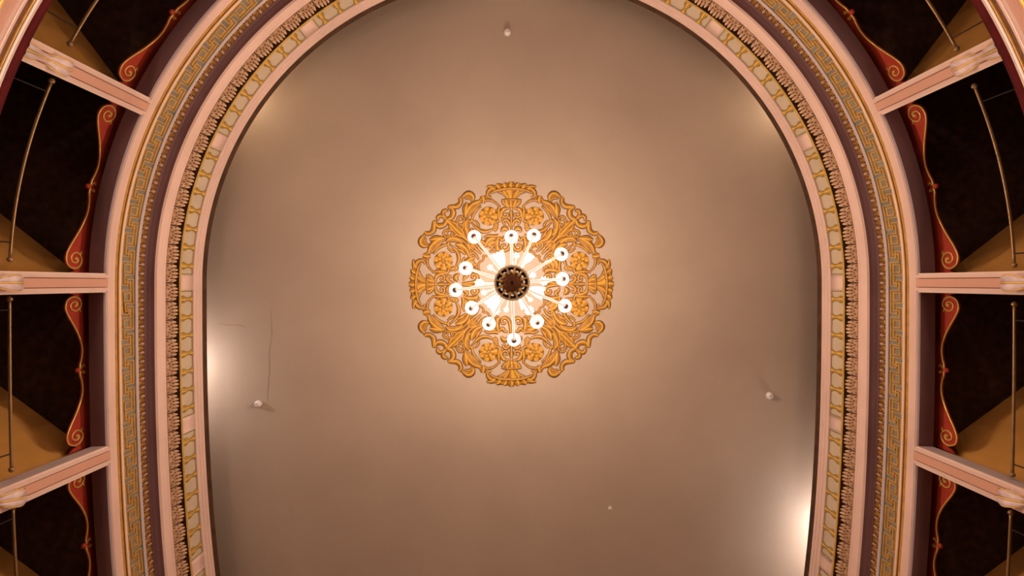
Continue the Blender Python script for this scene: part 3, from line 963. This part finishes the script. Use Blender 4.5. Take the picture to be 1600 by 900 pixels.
# dark bowl and pierced rim
Geo().lathe([(0.001, 0.22), (0.16, 0.20), (0.212, 0.12)], 32).obj('bowl', 'bronze_dark', ch, True)
g = Geo()
g.lathe([(0.213, 0.10), (0.208, 0.085), (0.216, 0.075), (0.224, 0.085), (0.236, 0.09), (0.240, 0.105), (0.228, 0.12)], 48)
g.obj('hoop', 'hoop', ch, True)
for i in range(12):
    q = 2 * PI * (i + 0.35) / 12
    e = Vector((math.cos(q), math.sin(q), 0)); t = Vector((-e.y, e.x, 0))
    c = [e * 0.11 + Vector((0, 0, 0.05)), e * 0.135 + Vector((0, 0, 0.045)), e * 0.165 + Vector((0, 0, 0.06)), e * 0.212 + Vector((0, 0, 0.09))]
    st = Geo().tube(c, [0.022, 0.024, 0.011, 0.013], 6).obj('strut', 'gold', ch, True)
    ps = Geo()
    for j in (-1, 1):
        ps.lathe([(0.001, -0.016), (0.014, -0.006), (0.016, 0.004), (0.001, 0.018)], 8, e * (0.142 + 0.006 * j) + t * 0.022 * j + Vector((0, 0, 0.05)))
    ps.obj('crystal', 'hoop' if i % 2 else 'fitting', ch, True)

LAMPS = [(741, 370), (799, 370), (834, 368), (877, 397), (879, 436), (883, 478), (839, 503), (803, 531), (764, 506), (737, 481), (712, 453), (728, 419)]
gm = Geo().lathe([(0.001, -0.062)] + [(0.093 * math.cos(a), 0.062 * math.sin(a)) for a in [-1.3, -1.0, -0.7, -0.4, -0.1]] + [(0.093, 0.008), (0.086, 0.006), (0.07, -0.03), (0.03, -0.05), (0.001, -0.052)], 24).mesh('globe', 'globe', True)
cup = Geo().lathe([(0.001, -0.026), (0.018, -0.024), (0.034, -0.012), (0.041, 0.004), (0.034, 0.012), (0.001, 0.012)], 16).mesh('cup', 'fitting', True)
nub = Geo().lathe([(0.001, -0.044), (0.010, -0.042), (0.015, -0.030), (0.001, -0.026)], 10).mesh('nub', 'fitting_dark', True)
for i, (x, y) in enumerate(LAMPS):
    c = cpx(x, y, ZL)
    e = Vector((c.x, c.y, 0)).normalized()
    L = math.hypot(c.x, c.y)
    P = [e * 0.16 + Vector((0, 0, 0.19)), e * (0.16 + (L - 0.16) * 0.3) + Vector((0, 0, 0.27)), e * (0.16 + (L - 0.16) * 0.65) + Vector((0, 0, 0.33)), e * (L - 0.07) + Vector((0, 0, c.z - 0.14)), e * L + Vector((0, 0, c.z - 0.085))]
    P = [Vector(p) for p in catmull([tuple(p) for p in P], 4)]
    n = len(P)
    Geo().tube(P, [0.022 - 0.009 * j / (n - 1) for j in range(n)], 8).obj('arm', 'glass_white', ch, True)
    o = link_mesh('lamp_globe', gm, ch); o.location = c
    s = link_mesh('cup', cup, o); s.location = (0, 0, -0.062)
    s2 = link_mesh('nub', nub, o); s2.location = (0, 0, -0.072)
    ld = bpy.data.lights.new('lamp_light', 'POINT')
    ld.energy = LAMP_W; ld.color = LAMP_COL; ld.shadow_soft_size = 0.045
    lo = bpy.data.objects.new('lamp_light', ld); COL.objects.link(lo)
    lo.location = c + CH + Vector((0, 0, 0.075))

# tulip shades between the arms
def tulip(x, y, length, w, z=8.85):
    c = cpx(x, y, z)
    e = Vector((c.x, c.y, 0)).normalized(); t = Vector((-e.y, e.x, 0)); up = Vector((0, 0, 1))
    g = Geo(); v = []; f = []
    n = 20; prof = [(-0.5, 0.15), (-0.38, 0.5), (-0.15, 0.8), (0.15, 0.9), (0.38, 1.0), (0.5, 1.12)]
    for j, (a, r) in enumerate(prof):
        for i in range(n):
            q = 2 * PI * i / n
            rr = r * w * (1 + (0.10 * math.cos(8 * q) if j > 2 else 0))
            aa = a + (0.06 * math.cos(8 * q) if j == len(prof) - 1 else 0)
            v.append(c + e * aa * length + (t * math.cos(q) + up * math.sin(q)) * rr)
    for j in range(len(prof) - 1):
        for i in range(n):
            f.append((j * n + i, j * n + (i + 1) % n, (j + 1) * n + (i + 1) % n, (j + 1) * n + i))
    g.add(v, f)
    o = g.obj('tulip_shade', 'flower_glow', ch, True)
    Geo().tube([e * 0.15 + Vector((0, 0, 0.2)), c - e * length * 0.45], [0.014, 0.012], 6).obj('tulip_stem', 'glass_white', o, True)
for x, y, l, w in ((782, 405, 0.20, 0.075), (825, 404, 0.14, 0.055), (838, 455, 0.20, 0.078), (771, 471, 0.20, 0.085), (816, 473, 0.16, 0.045)):
    tulip(x, y, l, w)

def glass_flower(x, y, r, z=8.9):
    c = cpx(x, y, z)
    e = Vector((c.x, c.y, 0)).normalized()
    root_g = Geo()
    np_ = 8 if r > 0.045 else 6
    for i in range(np_):
        q = 2 * PI * i / np_ + 0.3
        d = Vector((math.cos(q), math.sin(q), 0))
        root_g.tube([c + d * r * 0.2, c + d * r * 0.65 + Vector((0, 0, -0.01)), c + d * r + Vector((0, 0, 0.012))], [r * 0.26, r * 0.30, r * 0.06], 6)
    root_g.lathe([(0.001, -r * 0.5), (r * 0.4, -r * 0.25), (r * 0.5, 0.0), (0.001, r * 0.3)], 10, c)
    o = root_g.obj('glass_flower', 'flower_glow', ch, True)
    Geo().tube([e * 0.16 + Vector((0, 0, 0.2)), e * (math.hypot(c.x, c.y) * 0.6 + 0.06) + Vector((0, 0, c.z * 0.6 + 0.06)), c - e * r * 0.3], [0.011, 0.009, 0.008], 6).obj('flower_stem', 'glass_white', o, True)
for x, y, r in ((807, 399, 0.045), (766, 418, 0.045), (749, 443, 0.068), (756, 457, 0.045), (833, 430, 0.045), (850, 439, 0.065), (775, 485, 0.06), (791, 484, 0.038), (827, 485, 0.066), (829, 468, 0.036), (776, 402, 0.05)):
    glass_flower(x, y, r)
# dark wire in front of the globe above the bowl
Geo().tube([cpx(799, 376, 8.8), cpx(799, 387, 8.8)], [0.007, 0.006], 6).obj('wire', 'iron', ch, True)

# ------------------------------------------------------------------ small white fittings on the ceiling
def fitting(x, y, lab, r=0.066):
    p = px(x, y, CZ)
    root = empty('ceiling_detector', p)
    Geo().lathe([(0.001, 0), (r, 0), (r, -0.02), (r * 0.9, -0.03)], 24).obj('base', 'white_plastic', root, True)
    Geo().lathe([(r * 0.92, -0.024), (r * 0.85, -0.05), (r * 0.7, -0.075), (r * 0.45, -0.088), (0.001, -0.092)], 24).obj('cover', 'white_plastic', root, True)
    Geo().lathe([(r * 0.5, -0.084), (r * 0.52, -0.098), (r * 0.4, -0.102), (r * 0.38, -0.09)], 20).obj('ring', 'lilac', root, True)
    tag(root, lab, 'detector', 'small white ceiling fittings')
fitting(793, 51, 'small round white fitting on the ceiling above the medallion near the top edge')
fitting(404, 631, 'small round white fitting on the ceiling at left beside the vertical crack')
fitting(1202, 618, 'small round white fitting on the ceiling at right below the medallion')

# ------------------------------------------------------------------ cove lamps behind the cornice
def cove(u, watt, col, size=0.08, R=5.98, z=10.85):
    d = bpy.data.lights.new('cove_lamp', 'POINT')
    d.energy = watt; d.color = col; d.shadow_soft_size = size
    o = bpy.data.objects.new('cove_lamp', d)
    COL.objects.link(o)
    o.location = pos(u, R, z)
cove(-0.66, 64.0, (1.0, 0.94, 0.88))
cove(8.95, 88.0, (1.0, 0.95, 0.90))
cove(1.35, 30.0, (1.0, 0.74, 0.45))
cove(5.7, 32.0, (1.0, 0.76, 0.50))
cove(3.5, 10.0, (1.0, 0.76, 0.50))

# ------------------------------------------------------------------ fill lamps added on the lower tier to brighten the room (unseen, below the frame)
hg = Geo().lathe([(0.001, -0.11)] + [(0.12 * math.cos(a), 0.11 * math.sin(a)) for a in [-1.2, -0.8, -0.4, 0.0]] + [(0.11, 0.0), (0.08, -0.06), (0.001, -0.09)], 16).mesh('lamp_globe', 'fill_globe', True)
hplate = Geo().lathe([(0.001, 0), (0.09, 0), (0.08, 0.03), (0.03, 0.05), (0.001, 0.05)], 16).mapped(lambda x, y, z: (x, z, y)).mesh('wall_plate', 'brass', True)
harm = Geo().tube(catmull([(0, 0.04, 0), (0, 0.16, -0.05), (0, 0.28, -0.06), (0, 0.31, 0.05)], 5), 0.015, 8).mesh('arm', 'brass', True)
hcup = Geo().lathe([(0.001, -0.02), (0.03, -0.015), (0.06, 0.01), (0.05, 0.02), (0.001, 0.02)], 16).mesh('cup', 'brass', True)
NAMES = ['first', 'second', 'third', 'fourth', 'fifth', 'sixth', 'seventh', 'eighth', 'ninth', 'tenth', 'eleventh', 'twelfth']
for i, k in enumerate(range(-2, 10)):
    p, t, n = pil_local(float(k))
    q = pos(float(k), 5.6)
    root = empty('fill_lamp', (q.x, q.y, 4.75), math.atan2(n.y, n.x) - PI / 2)
    tag(root, 'added brass fill lamp with glass bowl, unseen on the lower wall, %s from the stage going clockwise' % NAMES[i], 'lamp', 'added fill lamps of the lower tier')
    link_mesh('wall_plate', hplate, root); link_mesh('arm', harm, root)
    o = link_mesh('cup', hcup, root); o.location = (0, 0.31, 0.05)
    o = link_mesh('globe', hg, root); o.location = (0, 0.31, 0.18)
    ld = bpy.data.lights.new('fill_lamp_light', 'POINT')
    ld.energy = FILL_W; ld.color = FILL_COL; ld.shadow_soft_size = 0.08
    lo = bpy.data.objects.new('fill_lamp_light', ld); COL.objects.link(lo)
    lo.location = (q.x + n.x * 0.31, q.y + n.y * 0.31, 4.75 + 0.30)
